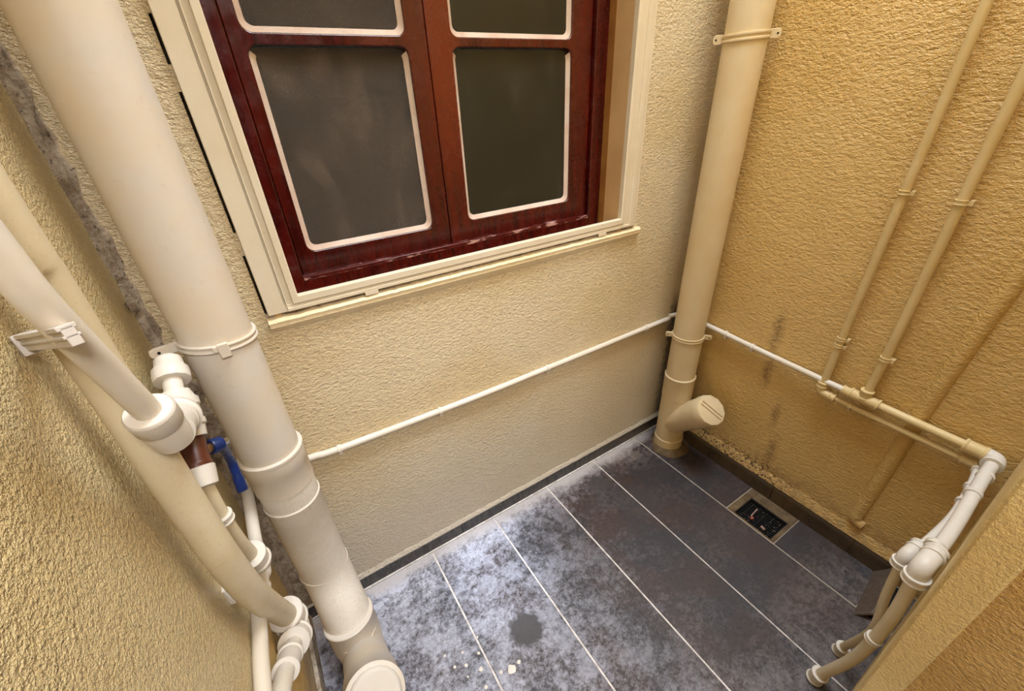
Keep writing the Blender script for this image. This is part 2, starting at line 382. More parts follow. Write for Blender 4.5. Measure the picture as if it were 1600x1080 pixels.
# raw mortar run down the left corner behind the pipe
bm = bmesh.new(); random.seed(3)
N = 90; prev = None
for i in range(N+1):
    z = TOP*.3 - (TOP*.3+.99)*i/N
    wd = .007+.008*random.random()+(.012 if z < -.35 else 0); dp = .003+.007*random.random()
    pr = [(XL-.002, YB-wd*1.5), (XL+.003+dp*.3, YB-wd*1.2), (XL+.004+dp*.7, YB-wd*.7), (XL+dp*1.1, YB-dp*.7), (XL+wd*.9, YB-.004), (XL+wd*1.1, YB+.002)]
    ring = [bm.verts.new(T((x+random.uniform(-.001, .001), y, z))) for x, y in pr]
    if prev:
        for a in range(5): bm.faces.new((prev[a], prev[a+1], ring[a+1], ring[a]))
    prev = ring
put('mortar_strip', bm, m_mortar, wl, smooth=True)
for (y, z, r) in ((.668, -.205, .008), (.672, -.42, .010), (.66, -.36, .006), (.674, -.31, .007), (.675, -.47, .009)):
    bm = bmesh.new(); bmesh.ops.create_icosphere(bm, subdivisions=2, radius=r*S, matrix=Matrix.Translation(T((XL+.006, y, z))) @ Matrix.Diagonal((.7, 1, 1.3, 1)))
    for v in bm.verts: v.co += Vector((random.uniform(-1, 1), random.uniform(-1, 1), random.uniform(-1, 1)))*.0018
    put('mortar_lump', bm, m_mortar, wl)

# front wall right of the opening the picture was taken through
bm = bmesh.new()
q = [T(p) for p in ((.47, -.0175-.012, -1.02), (.47, -.050, -1.02), (XR, -.050, -1.02), (XR, -.0175-.012, -1.02),
                    (.47, -.0005, .46), (.47, -.050, .46), (XR, -.050, .46), (XR, -.0005, .46))]
vs = [bm.verts.new(p) for p in q]
for f in ((0, 1, 2, 3), (4, 7, 6, 5), (0, 4, 5, 1), (1, 5, 6, 2), (2, 6, 7, 3), (3, 7, 4, 0)): bm.faces.new([vs[i] for i in f])
put('wall_front', bm, m_front, None, kind='structure', bevel=.004)
boxo('wall_jamb', (.482, -.22, -1.02), (XR, -.0475, .46), m_jamb, None, 'structure')
boxo('wall_lintel', (XL, -.20, .46), (XR, .0, TOP), m_plain, None, 'structure')
# the dim room the picture was taken from
boxo('wall_room', (-1.6, -2.6, -1.02), (2.4, -2.5, 1.0), m_room, None, 'structure')
boxo('wall_room_side', (-1.68, -2.6, -1.02), (-1.6, -.9, 1.0), m_room, None, 'structure')
boxo('wall_room_far', (2.4, -2.6, -1.02), (2.48, -.2, 1.0), m_room, None, 'structure')
boxo('wall_room_near', (-1.68, -.9, -1.02), (XL-.08, -.82, 1.0), m_room, None, 'structure')
boxo('wall_room_inner', (XR, -.22, -1.02), (2.4, -.14, 1.0), m_room, None, 'structure')
boxo('ceiling_room', (-1.68, -2.6, 1.0), (2.48, -.2, 1.06), m_room, None, 'structure')
boxo('floor_room', (-1.68, -2.6, -1.06), (2.48, -.62, -1.001), m_board, None, 'structure')

# ------------------------------------------------------------------ floor: grout bed, plank tiles, drain opening
DX0, DX1, DY0, DY1 = .878, .959, .231, .331
bm = bmesh.new()
for a, b in (((XL-.02, -.62), (DX0, YB+.02)), ((DX1, -.62), (XR+.02, YB+.02)), ((DX0, -.62), (DX1, DY0)), ((DX0, DY1), (DX1, YB+.02))):
    box(bm, (a[0], a[1], -1.06), (b[0], b[1], -1.0022))
floor = put('floor', bm, m_grout, None, kind='structure', smooth=False)
G = .0022
cols = [-.232, -.047, .137, .3205, .505, .688, .871]
for i, x0 in enumerate(cols):
    x1 = cols[i+1] if i+1 < len(cols) else .994
    spans = [(-.30, .690), (-.62, -.30)] if i < 6 else [(.350, .690), (.036, .221), (-.36, .0)]
    for y0, y1 in spans:
        xa, xb = max(x0+G, XL+.001), x1-G*(1 if i < 6 else 0)
        tz = random.uniform(-.0003, .0003)
        boxo('floor_tile', (xa, y0+G, -1.012), (xb, y1-G, -1.0+tz), m_tile, floor, bevel=.0012)
# tan mortar patch round the drain, and the pit with its rubbish
for a, b in (((.873, .331), (.994, .3495)), ((.959, .221), (.994, .331)), ((.8735, .221), (.959, .231)), ((.8732, .231), (.878, .331))):
    boxo('mortar_patch', (a[0], a[1], -1.010), (b[0], b[1], -1.0012), m_tan, floor, bevel=.001)
dr = root_of('floor_drain', (.918, .281, -1.045), 'black rectangular floor drain pit full of rubbish beside the right wall skirting', 'drain')
bm = bmesh.new(); t = .002
box(bm, (DX0, DY0, -1.045), (DX1, DY1, -1.040)); box(bm, (DX0, DY0, -1.04), (DX0+t, DY1, -1.003)); box(bm, (DX1-t, DY0, -1.04), (DX1, DY1, -1.003))
box(bm, (DX0, DY0, -1.04), (DX1, DY0+t, -1.003)); box(bm, (DX0, DY1-t, -1.04), (DX1, DY1, -1.003))
put('drain_pit', bm, m_black, dr, smooth=False)
bm = bmesh.new()
for i in range(9):
    x = DX0+.008+(DX1-DX0-.016)*i/8; box(bm, (x-.0014, DY0+.002, -1.016), (x+.0014, DY1-.002, -1.012))
for i in range(5):
    y = DY0+.012+(DY1-DY0-.024)*i/4; box(bm, (DX0+.002, y-.0012, -1.0165), (DX1-.002, y+.0012, -1.0125))
put('drain_grate', bm, m_black, dr, smooth=False)
def chip(name, p, q, th, mat, label, cat, group=None):
    P, Q = Vector(p), Vector(q); bm = bmesh.new(); L = (Q-P).length
    lathe(bm, p, q, [(0, th*.5), (L*.1, th), (L*.5, th*.8), (L*.9, th*1.05), (L, th*.5)], 7)
    o = put(name, bm, mat, None); return tag(o, label, cat, group)
m_red = plain('reddish_scrap', (176, 92, 62), .6); m_scrap = plain('pale_scrap', (186, 150, 140), .6)
chip('wooden_stick', (.907, .300, -1.008), (.936, .301, -1.000), .0016, m_scrap, 'thin pale stick lying slantwise in the black floor drain', 'stick')
chip('reddish_scrap', (.899, .297, -1.009), (.907, .293, -1.007), .0038, m_red, 'small reddish orange scrap at the foot of the stick in the drain', 'scrap')
chip('pale_scrap', (.902, .268, -1.010), (.898, .256, -1.009), .0036, m_scrap, 'small pale pinkish scrap in the near half of the drain', 'scrap')
bm = bmesh.new()
for i in range(26):
    x = random.uniform(DX0+.008, DX1-.008); y = random.uniform(DY0+.008, DY1-.008); q = random.uniform(.0006, .0018)*S
    bmesh.ops.create_icosphere(bm, subdivisions=1, radius=q, matrix=Matrix.Translation(T((x, y, -1.0105))) @ Matrix.Diagonal((1, random.uniform(.5, 1), .7, 1)))
tag(put('grit', bm, m_scrap, None), 'pale grit strewn over the black drain grate', 'grit', kind='stuff')
# flakes of lime on the left planks
flake0 = None
for x, y, s in ((.118, .392, 1.3), (.096, .415, .8), (.075, .425, .7), (.150, .365, .8), (.171, .357, 1.9), (.10, .44, .6), (.128, .42, .7), (.09, .395, .5), (.066, .455, .6), (.19, .36, .9), (.14, .448, .5), (.112, .36, .8)):
    if flake0 is None:
        bm = bmesh.new(); bmesh.ops.create_icosphere(bm, subdivisions=2, radius=.0042*S, matrix=Matrix.Translation(T((x, y, -1.0))))
        for v in bm.verts: v.co += Vector((random.uniform(-1, 1), random.uniform(-1, 1), 0))*.0013
        for v in bm.verts: v.co.z = T((0, 0, -.9985)).z + (v.co.z-T((0, 0, -1)).z)*.35
        flake0 = tag(put('lime_flake', bm, m_fit, None), 'small white lime flake on the grey planks near the left pipe', 'flake', 'lime flakes on the left planks'); o = flake0; continue
    o = flake0.copy(); COL.objects.link(o); o.location = T((x, y, -1.0)); o.scale = (s, s, .6); o.rotation_euler.z = random.uniform(0, 6)
    if s > 1.8: o['label'] = 'largest white lime flake, on the pale joint left of the dark damp spot'

# ------------------------------------------------------------------ skirting tiles
bb = root_of('baseboard_back', (.4, .693, -1.0), kind='structure')
for i in range(6):
    a = XL+.004+i*.1945; b = min(a+.1932, XR-.002)
    boxo('skirting_tile', (a, .6915, -1.001), (b, .7005, -.9610+random.uniform(-.001, .001)), m_skirt, bb, bevel=.001)
boxo('grout_line', (XL, .688, -1.001), (XR, .6925, -.9975), m_grout, bb, bevel=.002)
bm = bmesh.new(); prev = None
for i in range(81):
    x = XL+(XR-XL)*i/80; h = random.uniform(-.0015, .0015)
    ring = [bm.verts.new(T(p)) for p in ((x, .701, -.961+h*.3), (x, .6925, -.9612+h*.3), (x, .6930, -.9585+h), (x, .701, -.950+h*1.5))]
    if prev:
        for a in range(3): bm.faces.new((prev[a], prev[a+1], ring[a+1], ring[a]))
    prev = ring
put('plaster_lip', bm, m_back, bb)
br = root_of('baseboard_right', (.995, .35, -1.0), kind='structure')
for i in range(4):
    b = .69-i*.1945; a = max(b-.1932, .035)
    boxo('skirting_tile', (.992, a, -1.001), (.999, b, -.944+random.uniform(-.001, .001)), m_skirt, br, bevel=.001)
bm = bmesh.new(); prev = None
for i in range(81):
    y = .0+.69*i/80; h = random.uniform(-.003, .003); w_ = .006+.003*random.random()
    ring = [bm.verts.new(T(p)) for p in ((.9985, y, -.945), (.9925-w_*.3, y, -.9445), (.9915, y, -.938+h), (.9945, y, -.925+h), (.9990, y, -.915+h*2))]
    if prev:
        for a in range(4): bm.faces.new((prev[a], prev[a+1], ring[a+1], ring[a]))
    prev = ring
put('plaster_lip', bm, m_tan if False else m_right, br)
bl = root_of('baseboard_left', (XL, .4, -1.0), kind='structure')
for i in range(5):
    b = .69-i*.1945; a = b-.1932
    boxo('skirting_tile', (XL-.001, a, -1.001), (XL+.007, b, -.952+random.uniform(-.001, .001)), m_mortar, bl, bevel=.001)
# loose skirting tile leaning against the front wall
bm = bmesh.new()
P = [(.850, .030, -1.0), (.994, .046, -1.0), (.994, .017, -.938), (.850, .012, -.988)]
P = [(.850, .034, -1.0), (.992, .052, -1.0), (.992, .020, -.936), (.862, .012, -.975)]
th = Vector((0, -.004, -.003)); va = [bm.verts.new(T(p)) for p in P]; vb = [bm.verts.new(T(Vector(p)+th)) for p in P]
bm.faces.new(va); bm.faces.new(vb[::-1])
for i in range(4): bm.faces.new((va[i], va[(i+1) % 4], vb[(i+1) % 4], vb[i]))
o = put('loose_skirting_tile', bm, m_board, None, bevel=.001); tag(o, 'loose brown grey skirting tile leaning beside the white pipes in the near right corner', 'tile')
boxo('black_slab', (.845, -.019, -1.010), (.992, .030, -1.0008), m_black, floor)  # black slab painted in for the dark behind the leaning tile

# ------------------------------------------------------------------ window
win = root_of('window_1', (.35, .775, -.30), kind='structure')
K = 1.0764
WT = .44
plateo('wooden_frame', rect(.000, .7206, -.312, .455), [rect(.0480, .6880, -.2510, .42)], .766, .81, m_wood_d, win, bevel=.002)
boxo('sill_ledge', (.0485, .7655, -.2530), (.6875, .7770, -.2455), m_ledge, win, bevel=.0015)
def casement(x0, x1, gx0, gx1, mats, yf):
    ho = [rrect(gx0-.008, gx1+.008, -.2085, .0805, .014), rrect(gx0-.008, gx1+.008, .0945, .3700, .014)]
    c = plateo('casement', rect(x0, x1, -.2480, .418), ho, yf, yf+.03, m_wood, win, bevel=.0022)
    for (z0, z1), h in zip(((-.2085, .0805), (.0945, .3700)), ho):
        out = rrect(gx0-.0085, gx1+.0085, z0-.0005, z1+.0005, .014); inn = rrect(gx0, gx1, z0+.0080, z1-.0075, .010)
        bm = bmesh.new()                                # putty fillet sloping back from the wood to the glass
        va = [bm.verts.new(T((p[0], yf+.004, p[1]))) for p in out]; vb = [bm.verts.new(T((p[0], yf+.0095, p[1]))) for p in inn]; vc = [bm.verts.new(T((p[0], yf+.014, p[1]))) for p in out]
        n = len(va)
        for i in range(n):
            j = (i+1) % n
            if z0 < 0 and 1 < i < 9: continue             # no putty under the glazing bar
            bm.faces.new((va[i], va[j], vb[j], vb[i])); bm.faces.new((vb[i], vb[j], vc[j], vc[i])); bm.faces.new((vc[i], vc[j], va[j], va[i]))
        put('putty_bead', bm, m_putty, c)
        plateo('glass_pane', rrect(gx0-.006, gx1+.006, z0+.0025, z1-.0025, .01), [], yf+.0105, yf+.0135, mats, c)
    return c
casement(.0492, .3325, .0765, .2905, m_glass_f, .7755)
casement(.3340, .6865, .3850, .6275, m_glass, .7765)
# reveal to the right and left of the wooden frame
boxo('reveal_board', (.7206, .699, -.300), (.7300, .748, .455), m_reveal, win)
boxo('reveal_strip', (.7200, .748, -.300), (.7300, .790, .455), m_reveal2, win)
boxo('reveal_board', (-.012, .699, -.300), (-.002, .800, .455), m_reveal, win)
boxo('reveal_sill', (-.012, .7015, -.302), (.7300, .800, -.292), m_reveal, win)
# cream aluminium surround, stepped profile
plateo('surround', rect(-.0205, .7715, -.2705, .46), [rect(.0050, .7300, -.2600, .449)], .6925, .701, m_alu, win, bevel=.0012)
plateo('surround_channel', rect(.0048, .7622, -.2620, .452), [rect(.0180, .7290, -.2560, .445)], .6965, .702, m_alu, win, bevel=.001)
plateo('surround_lip', rect(.0175, .7300, -.2600, .450), [rect(.0280, .7204, -.2479, .441)], .6895, .702, m_alu, win, bevel=.0016)
plateo('surround_ridge', rect(.0075, .7622, -.2700, .4595), [rect(.0095, .7480, -.2645, .455)], .6905, .700, m_alu, win, bevel=.0012)
for x in (.128, .655): boxo('weep_tab', (x, .6900, -.2760), (x+.022, .6935, -.2700), m_alu, win)
boxo('gap_shadow_board', (-.0243, .7005, -.2785), (.7735, .707, -.2700), m_mortar, win)
bm = bmesh.new(); prev = None
for i in range(101):
    x = -.024+.812*i/100; h = random.uniform(-.0008, .0008); fx = -.0025*math.sin(i/100*3.1)
    ring = [bm.verts.new(T(p)) for p in ((x, .705, -.2775+h), (x, .6925, -.2780+h+fx*.3), (x, .6885, -.2825+h*.5), (x, .6905, -.2885), (x, .6900, -.2905), (x, .6955, -.2975+fx), (x, .701, -.303+fx*2))]
    if prev:
        for a in range(6): bm.faces.new((prev[a], prev[a+1], ring[a+1], ring[a]))
    prev = ring
put('sill_moulding', bm, m_plaster, win)
# plaster bridging the open joint left of the surround (the rest of the joint stays open)
for z0, z1 in ((.100, .46), (.026, .053), (-.175, -.143), (-.300, -.2760)):
    boxo('joint_filler', (-.0250, .6985, z0), (-.0195, .705, z1), m_back, win)
for x0, x1, z0, z1 in ((-.03, .78, -.31, -.30),):
    pass
# dim room behind the window
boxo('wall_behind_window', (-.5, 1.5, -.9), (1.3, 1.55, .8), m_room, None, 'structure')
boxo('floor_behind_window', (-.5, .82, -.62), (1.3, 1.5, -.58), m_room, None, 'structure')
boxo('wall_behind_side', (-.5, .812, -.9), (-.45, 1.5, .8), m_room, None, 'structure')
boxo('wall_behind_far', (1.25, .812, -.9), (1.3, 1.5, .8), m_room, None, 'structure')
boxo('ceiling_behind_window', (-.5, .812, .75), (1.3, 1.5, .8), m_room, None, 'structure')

# ------------------------------------------------------------------ strap helper
def strap(parent, axis, z, r, ears, mat, tilt=0, w=.010, th=.0035, buckle=None):
    """two-rib saddle band round a vertical pipe; ears = list of angles (deg) with lugs"""
    bm = bmesh.new(); cx, cy = axis; seg = 64; prof = [(r, -w/2), (r+th, -w/2), (r+th*1.15, -w/2+w*.12), (r+th, -w/2+w*.3), (r+th*.45, -w/2+w*.36), (r+th*.45, w/2-w*.36), (r+th, w/2-w*.3), (r+th*1.15, w/2-w*.12), (r+th, w/2), (r, w/2)]
    rings = []
    for i in range(seg):
        a = 2*math.pi*i/seg
        rings.append([bm.verts.new(T((cx+q*math.cos(a), cy+q*math.sin(a), z+h+tilt*math.cos(a)*r))) for q, h in prof])
    for i in range(seg):
        a, b = rings[i], rings[(i+1) % seg]
        for k in range(len(prof)): bm.faces.new((a[k], a[(k+1) % len(prof)], b[(k+1) % len(prof)], b[k]))
    st = put('pipe_strap', bm, mat, parent)
    for ang, L in ears:
        a = math.radians(ang); d = Vector((math.cos(a), math.sin(a), 0)); s = Vector((-d.y, d.x, 0))
        zz = z+tilt*math.cos(a)*r; c0 = Vector((cx, cy, zz))+d*(r+.001); bm = bmesh.new()
        pts = []
        for k, (u, v) in enumerate(((0, -1), (.78, -1), (.95, -.7), (1, 0), (.95, .7), (.78, 1), (0, 1))):
            pts.append((c0+d*L*u, v*w*.62))
        for sgn in (-1, 1): pass
        f = [bm.verts.new(T(p+Vector((0, 0, h))-s*.0028)) for p, h in pts]; g = [bm.verts.new(T(p+Vector((0, 0, h))+s*.0028)) for p, h in pts]
        bm.faces.new(f); bm.faces.new(g[::-1])
        for k in range(7): bm.faces.new((f[k], f[(k+1) % 7], g[(k+1) % 7], g[k]))
        put('lug', bm, mat, st, bevel=.0008)
        p = c0+d*L*.68
        bm = bmesh.new(); lathe(bm, p-s*.0034, p+s*.0034, [(0, .0018), (.0068, .0018)], 12); put('screw', bm, m_black, st)
    if buckle is not None:
        a = math.radians(buckle); d = Vector((math.cos(a), math.sin(a), 0)); s = Vector((-d.y, d.x, 0)); c0 = Vector((cx, cy, z+tilt*math.cos(a)*r))+d*(r+.004)
        bm = bmesh.new()
        for (u0, u1, h0, h1, dd) in ((-.006, .006, -.011, .008, .006), (-.011, -.004, -.002, .006, .004)):
            vs = []
            for sd, hh, qq in ((u0, h0, 0), (u1, h0, 0), (u1, h1, 0), (u0, h1, 0), (u0, h0, dd), (u1, h0, dd), (u1, h1, dd), (u0, h1, dd)):
                vs.append(bm.verts.new(T(c0+s*sd+d*(qq-.003)+Vector((0, 0, hh)))))
            for f in ((0, 1, 2, 3), (4, 7, 6, 5), (0, 4, 5, 1), (1, 5, 6, 2), (2, 6, 7, 3), (3, 7, 4, 0)): bm.faces.new([vs[i] for i in f])
        put('buckle', bm, mat, st, bevel=.0012)
    return st

# ------------------------------------------------------------------ left soil pipe
LX, LY, LR = -.083, .623, .0418
sp = root_of('soil_pipe', (LX, LY, -1.0), 'thick cream drain pipe running down the left corner beside the window', 'pipe')
latheo('pipe', (LX, LY, -.52), (LX, LY, 1.2), [(0, LR), (1.72, LR)], m_pipe, sp, 64)
strap(sp, (LX, LY), -.252, LR, ((195, .030),), m_pipe, tilt=-.12, buckle=-82)
latheo('coupling', (LX, LY, -.528), (LX, LY, -.455), [(0, LR), (0, LR+.0028), (.040, LR+.0030), (.0415, LR+.0040), (.066, LR+.0040), (.0675, LR+.0052), (.0715, LR+.0052), (.073, LR+.003), (.073, LR)], m_pipe, sp, 64)
R2 = LR+.0012
latheo('lower_socket', (LX, LY, -.76), (LX, LY, -.50), [(0, R2), (0, R2+.0009), (.190, R2+.0009), (.192, R2+.0019), (.195, R2+.0019), (.197, R2), (.26, R2)], m_pipe_w, sp, 64)
path = round_corners([(LX, LY, -.70), (LX+.001, LY-.001, -.792), (-.075, .563, -.866), (-.073, .545, -.95)], .05, 8)
tubeo('offset_bend', path, R2+.0005, m_pipe_w, sp, 64)
latheo('seam_ring', (LX, LY, -.7640), (LX, LY, -.7595), [(0, R2), (.001, R2+.0022), (.0035, R2+.0022), (.0045, R2)], m_pipe_w, sp, 64)
latheo('lower_coupling', (-.0735, .548, -.925), (-.0750, .561, -.862), [(0, LR), (0, R2+.0030), (.058, R2+.0030), (.0600, R2+.0045), (.0630, R2+.0045), (.0645, R2+.003), (.0645, R2)], m_pipe, sp, 64)
latheo('foot_pipe', (-.073, .548, -1.02), (-.073, .548, -.89), [(0, LR), (.13, LR)], m_pipe, sp, 64)
CL = Vector((-.0620, .3640, -.786)); B0 = Vector((-.073, .545, -.970)); d = (CL-B0).normalized(); Lb = (CL-B0).length
latheo('cleanout_branch', B0, CL, [(0, LR), (Lb-.085, LR), (Lb-.083, LR+.003), (Lb-.016, LR+.0035), (Lb-.014, LR+.0050), (Lb-.011, LR+.0050), (Lb-.010, LR-.001)], m_pipe, sp, 64)
cap = latheo('cleanout_cap', CL-d*.012, CL, [(0, LR*.98), (.006, LR*.985), (.010, LR*.93), (.012, LR*.88)], m_fit, sp, 18, label='white plastered cap')
# ------------------------------------------------------------------ right soil pipe
RX, RY, RR = .939, .610, .0405
rp = root_of('soil_pipe', (RX, RY, -1.0), 'cream drain pipe standing in the far right corner right of the window', 'pipe')
latheo('pipe', (RX, RY, -.74), (RX, RY, 1.2), [(0, RR), (1.94, RR)], m_pipe_r, rp, 56)
strap(rp, (RX, RY), .085, RR, ((123, .018), (-50, .020)), m_pipe_r, tilt=.06, w=.013, th=.0026)
strap(rp, (RX, RY), -.592, RR, ((132, .018), (-50, .020)), m_pipe_r, tilt=0, w=.011, th=.0026)
latheo('coupling', (RX, RY, -.80), (RX, RY, -.722), [(0, RR), (.0, RR+.001), (.001, RR+.0022), (.03, RR+.0022), (.032, RR+.0026), (.070, RR+.0026), (.072, RR+.0034), (.076, RR+.0034), (.078, RR+.001)], m_pipe_r, rp, 56)
latheo('foot_pipe', (RX, RY, -1.0), (RX, RY, -.79), [(0, RR+.003), (.04, RR+.003), (.042, RR+.001), (.21, RR+.001)], m_pipe_r, rp, 56)
CR = Vector((.918, .482, -.7645)); B1 = Vector((RX, RY, -.905)); d = (CR-B1).normalized(); Lb = (CR-B1).length
latheo('cleanout_branch', B1, CR, [(0, RR-.001), (Lb-.075, RR-.001), (Lb-.073, RR+.002), (Lb-.030, RR+.003), (Lb-.029, RR-.001)], m_pipe_r, rp, 56)
cap = latheo('cleanout_cap', CR-d*.034, CR, [(0, RR), (.002, RR+.0042), (.028, RR+.0045), (.033, RR+.0015), (.034, RR-.002)], m_pipe_r, rp, 12, label='cream faceted screw cap')
x_, y_ = frame_axes(d)
u = rgt*.76+dwn*.65; u = (u-d*u.dot(d)).normalized()
bm = bmesh.new(); v2 = d.cross(u)
for sgn in (1, -1):
    p0 = CR+v2*.005*sgn
    vs = [bm.verts.new(T(p0+u*a*.034+v2*b*.0014+d*c)) for c in (-.001, .0035) for a, b in ((-1, -1), (1, -1), (1, 1), (-1, 1))]
    for f in ((0, 1, 2, 3), (4, 7, 6, 5), (0, 4, 5, 1), (1, 5, 6, 2), (2, 6, 7, 3), (3, 7, 4, 0)): bm.faces.new([vs[i] for i in f])
put('slot_rib', bm, m_pipe_r, cap)
# mortar heap at its foot
bm = bmesh.new(); bmesh.ops.create_icosphere(bm, subdivisions=4, radius=1, matrix=Matrix.Translation(T((RX+.002, RY-.008, -1.004))) @ Matrix.Diagonal((.060*S, .064*S, .022*S, 1)))
for v in bm.verts:
    a = math.atan2(v.co.y-T((0, RY, 0)).y, v.co.x-RX*S); v.co.x += .006*math.sin(3*a+1); v.co.y += .006*math.cos(4*a)
put('mortar_heap', bm, m_tan, floor)

# ------------------------------------------------------------------ small pipe run: window wall, left wall and right wall
def clip(parent, p, d, r, wall, mat, w=.007):
    """nail clip round a pipe at p (direction d) with a lug on the wall side"""
    P = Vector(p); D = Vector(d).normalized(); W = Vector(wall).normalized(); U = D.cross(W)
    c = collar('clip', P-D*w/2, P+D*w/2, r+.0016, mat, parent, .0004, seg=20)
    bm = bmesh.new(); q = P-U*(r+.003)
    vs = [bm.verts.new(T(q+D*a*w*.5+U*b*.004+W*(c_*r+.0002))) for c_ in (-.4, 1.0) for a, b in ((-1, -1), (1, -1), (1, 1), (-1, 1))]
    for f in ((0, 1, 2, 3), (4, 7, 6, 5), (0, 4, 5, 1), (1, 5, 6, 2), (2, 6, 7, 3), (3, 7, 4, 0)): bm.faces.new([vs[i] for i in f])
    put('nail_lug', bm, mat, c)
    return c
r0 = .0066
cd = root_of('water_pipe', (.5, .69, -.575), 'thin white water pipe running level along the window wall below the window', 'pipe', group=None)
yb = YB-r0-.001
tubeo('pipe', smooth_path([(-.155, yb, -.556), (-.04, yb, -.5600), (.01, yb, -.566), (.224, yb, -.5735), (.37, yb, -.5765), (.511, yb, -.5765), (.75, yb, -.577), (.955, yb, -.577)], 5), r0, m_white, cd, 20)
for x, z in ((.012, -.566), (.222, -.5735), (.511, -.5765), (.86, -.577)): clip(cd, (x, yb, z), (1, 0, 0), r0, (0, 1, 0), m_white)
# along the right wall
xr = XR-.0120; xu = XR-.0185
rw = root_of('water_pipe', (xr, .3, -.575), 'upper cream water pipe running level along the right wall and round the near corner', 'pipe')
tubeo('pipe', round_corners([(.950, .688, -.566), (xr, .68, -.5655), (xr, .587, -.5655), (xr, .415, -.5745), (xu, .24, -.5775)], .02, 5), r0, m_white, rw, 20)
rb = .0085; xu = XR-.0185
collar('reducer', (xu, .246, -.5775), (xu, .230, -.5780), .0100, m_over, rw, .0006)
tee_y = .206
collar('tee', (xu, .232, -.5775), (xu, .178, -.5790), .0112, m_over, rw, .0012)
collar('tee_socket', (xu, tee_y, -.577), (xu, tee_y, -.556), .0108, m_over, rw, .0012)
tubeo('pipe', [(xu, .18, -.579), (xu, .03, -.5825)], rb, m_over, rw, 20)
clip(rw, (xr, .53, -.568), (0, -1, 0), r0, (1, 0, 0), m_white); clip(rw, (xr, .455, -.5725), (0, -1, 0), r0, (1, 0, 0), m_white)
collar('coupling', (xu, .047, -.5822), (xu, .016, -.5828), .0122, m_over, rw, .0010)
# elbow and run along the front wall, then down to the floor
yf = .0035
tubeo('elbow', round_corners([(xu, .020, -.5828), (xu, yf-.0010, -.584), (.962, yf-.001, -.586)], .012, 6), .0128, m_fit, rw, 24)
collar('elbow_socket', (.970, yf, -.5855), (.958, yf, -.5862), .0138, m_fit, rw, .0008)
fp = [(.965, yf, -.586), (.90, yf-.002, -.590), (.80, yf-.007, -.592), (.72, yf-.009, -.592), (.665, yf-.0065, -.592)]
tubeo('front_pipe', smooth_path(fp, 5), .0092, m_fit, rw, 24)
for x, y in ((.925, -.000), (.862, -.0025), (.70, -.006)): collar('clip', (x+.004, yf-.002+y*.4, -.5905), (x-.004, yf-.002+y*.4, -.591), .0108, m_fit, rw, .0006)
EX = .652
collar('elbow_collar', (.694, yf-.009, -.592), (.678, yf-.0085, -.592), .0125, m_fit, rw, .0015)
tubeo('lower_elbow', round_corners([(.692, yf-.009, -.592), (EX, yf-.0065, -.594), (EX, yf-.0080, -.622)], .022, 7), .0125, m_fit, rw, 24)
collar('elbow_lip', (EX, yf-.008, -.612), (EX, yf-.009, -.626), .0138, m_fit, rw, .0015)
dp = [(EX, yf-.008, -.62), (.648, yf-.014, -.70), (.648, yf-.014, -.78), (.650, -.004, -.87), (.655, .018, -.985)]
tubeo('drop_pipe', smooth_path(dp, 5), .0088, m_waste, rw, 24)
collar('joint_ring', (.648, yf-.0135, -.777), (.6485, yf-.0125, -.786), .0108, m_fit, rw, .0006)
collar('floor_collar', (.6545, .0155, -.970), (.656, .0195, -.998), .0125, m_fit, rw, .0015, label='white collar at the floor')
# vertical riser from the tee
rv = root_of('riser_pipe', (XR-.015, .204, -.556), 'cream riser on the right wall that ends in the upper pipe tee', 'pipe')
xv = XR-.0150
tubeo('pipe', [(xv, .206, -.560), (xv, .2035, -.477), (xv, .2035, -.177), (xv, .2025, .0), (xv, .2025, 1.1)], .0078, m_over, rv, 20)
for z in (-.478, -.177): clip(rv, (xv, .2035, z), (0, 0, 1), .0078, (1, 0, 0), m_over, .008)
for z in (.25, .7): clip(rv, (xv, .2025, z), (0, 0, 1), .0078, (1, 0, 0), m_over, .008)
# lower level pipe with its riser
zl = -.609; xw = XR-.0165
lw = root_of('water_pipe', (xw, .15, zl), 'lower cream pipe beneath the upper one on the right wall, turning up the wall', 'pipe')
tubeo('riser', [(xw, .2835, -.585), (xw, .2835, -.4726), (xw, .2800, -.1714), (xw, .2765, .09), (xw, .2765, 1.1)], .0074, m_over, lw, 20)
for z, y in ((-.468, .2835), (-.484, .2835), (-.1714, .280), (.30, .2765), (.75, .2765)): clip(lw, (xw, y, z), (0, 0, 1), .0074, (1, 0, 0), m_over, .007)
tubeo('elbow', round_corners([(xw, .2835, -.582), (xw, .2845, -.6045), (xw, .262, -.6065)], .012, 6), .0100, m_over, lw, 22)
collar('elbow_socket', (xw, .264, -.606), (xw, .252, -.607), .0106, m_over, lw, .0009)
collar('elbow_socket', (xw, .2835, -.592), (xw, .2835, -.580), .0106, m_over, lw, .0009)
tubeo('pipe', [(xw, .256, -.607), (xw, .215, -.6095), (xw, .026, -.6125)], .0062, m_over, lw, 20)
clip(lw, (xw, .222, -.6092), (0, -1, 0), .0062, (1, 0, 0), m_over)
collar('coupling', (xw, .040, -.612), (xw, .018, -.6125), .0090, m_over, lw, .0009)
tubeo('corner_elbow', round_corners([(xw, .022, -.6125), (xw, .0125, -.613), (.966, .0125, -.614)], .008, 6), .0092, m_fit, lw, 20)
fq = [(.968, .0125, -.614), (.90, .006, -.618), (.82, .003, -.620), (.74, .008, -.622), (.708, .013, -.624)]
tubeo('front_pipe', smooth_path(fq, 5), .0066, m_fit, lw, 20)
for x, y in ((.918, .0075), (.868, .0045)): collar('clip', (x+.0035, y, -.618), (x-.0035, y, -.6185), .0084, m_fit, lw, .0005)
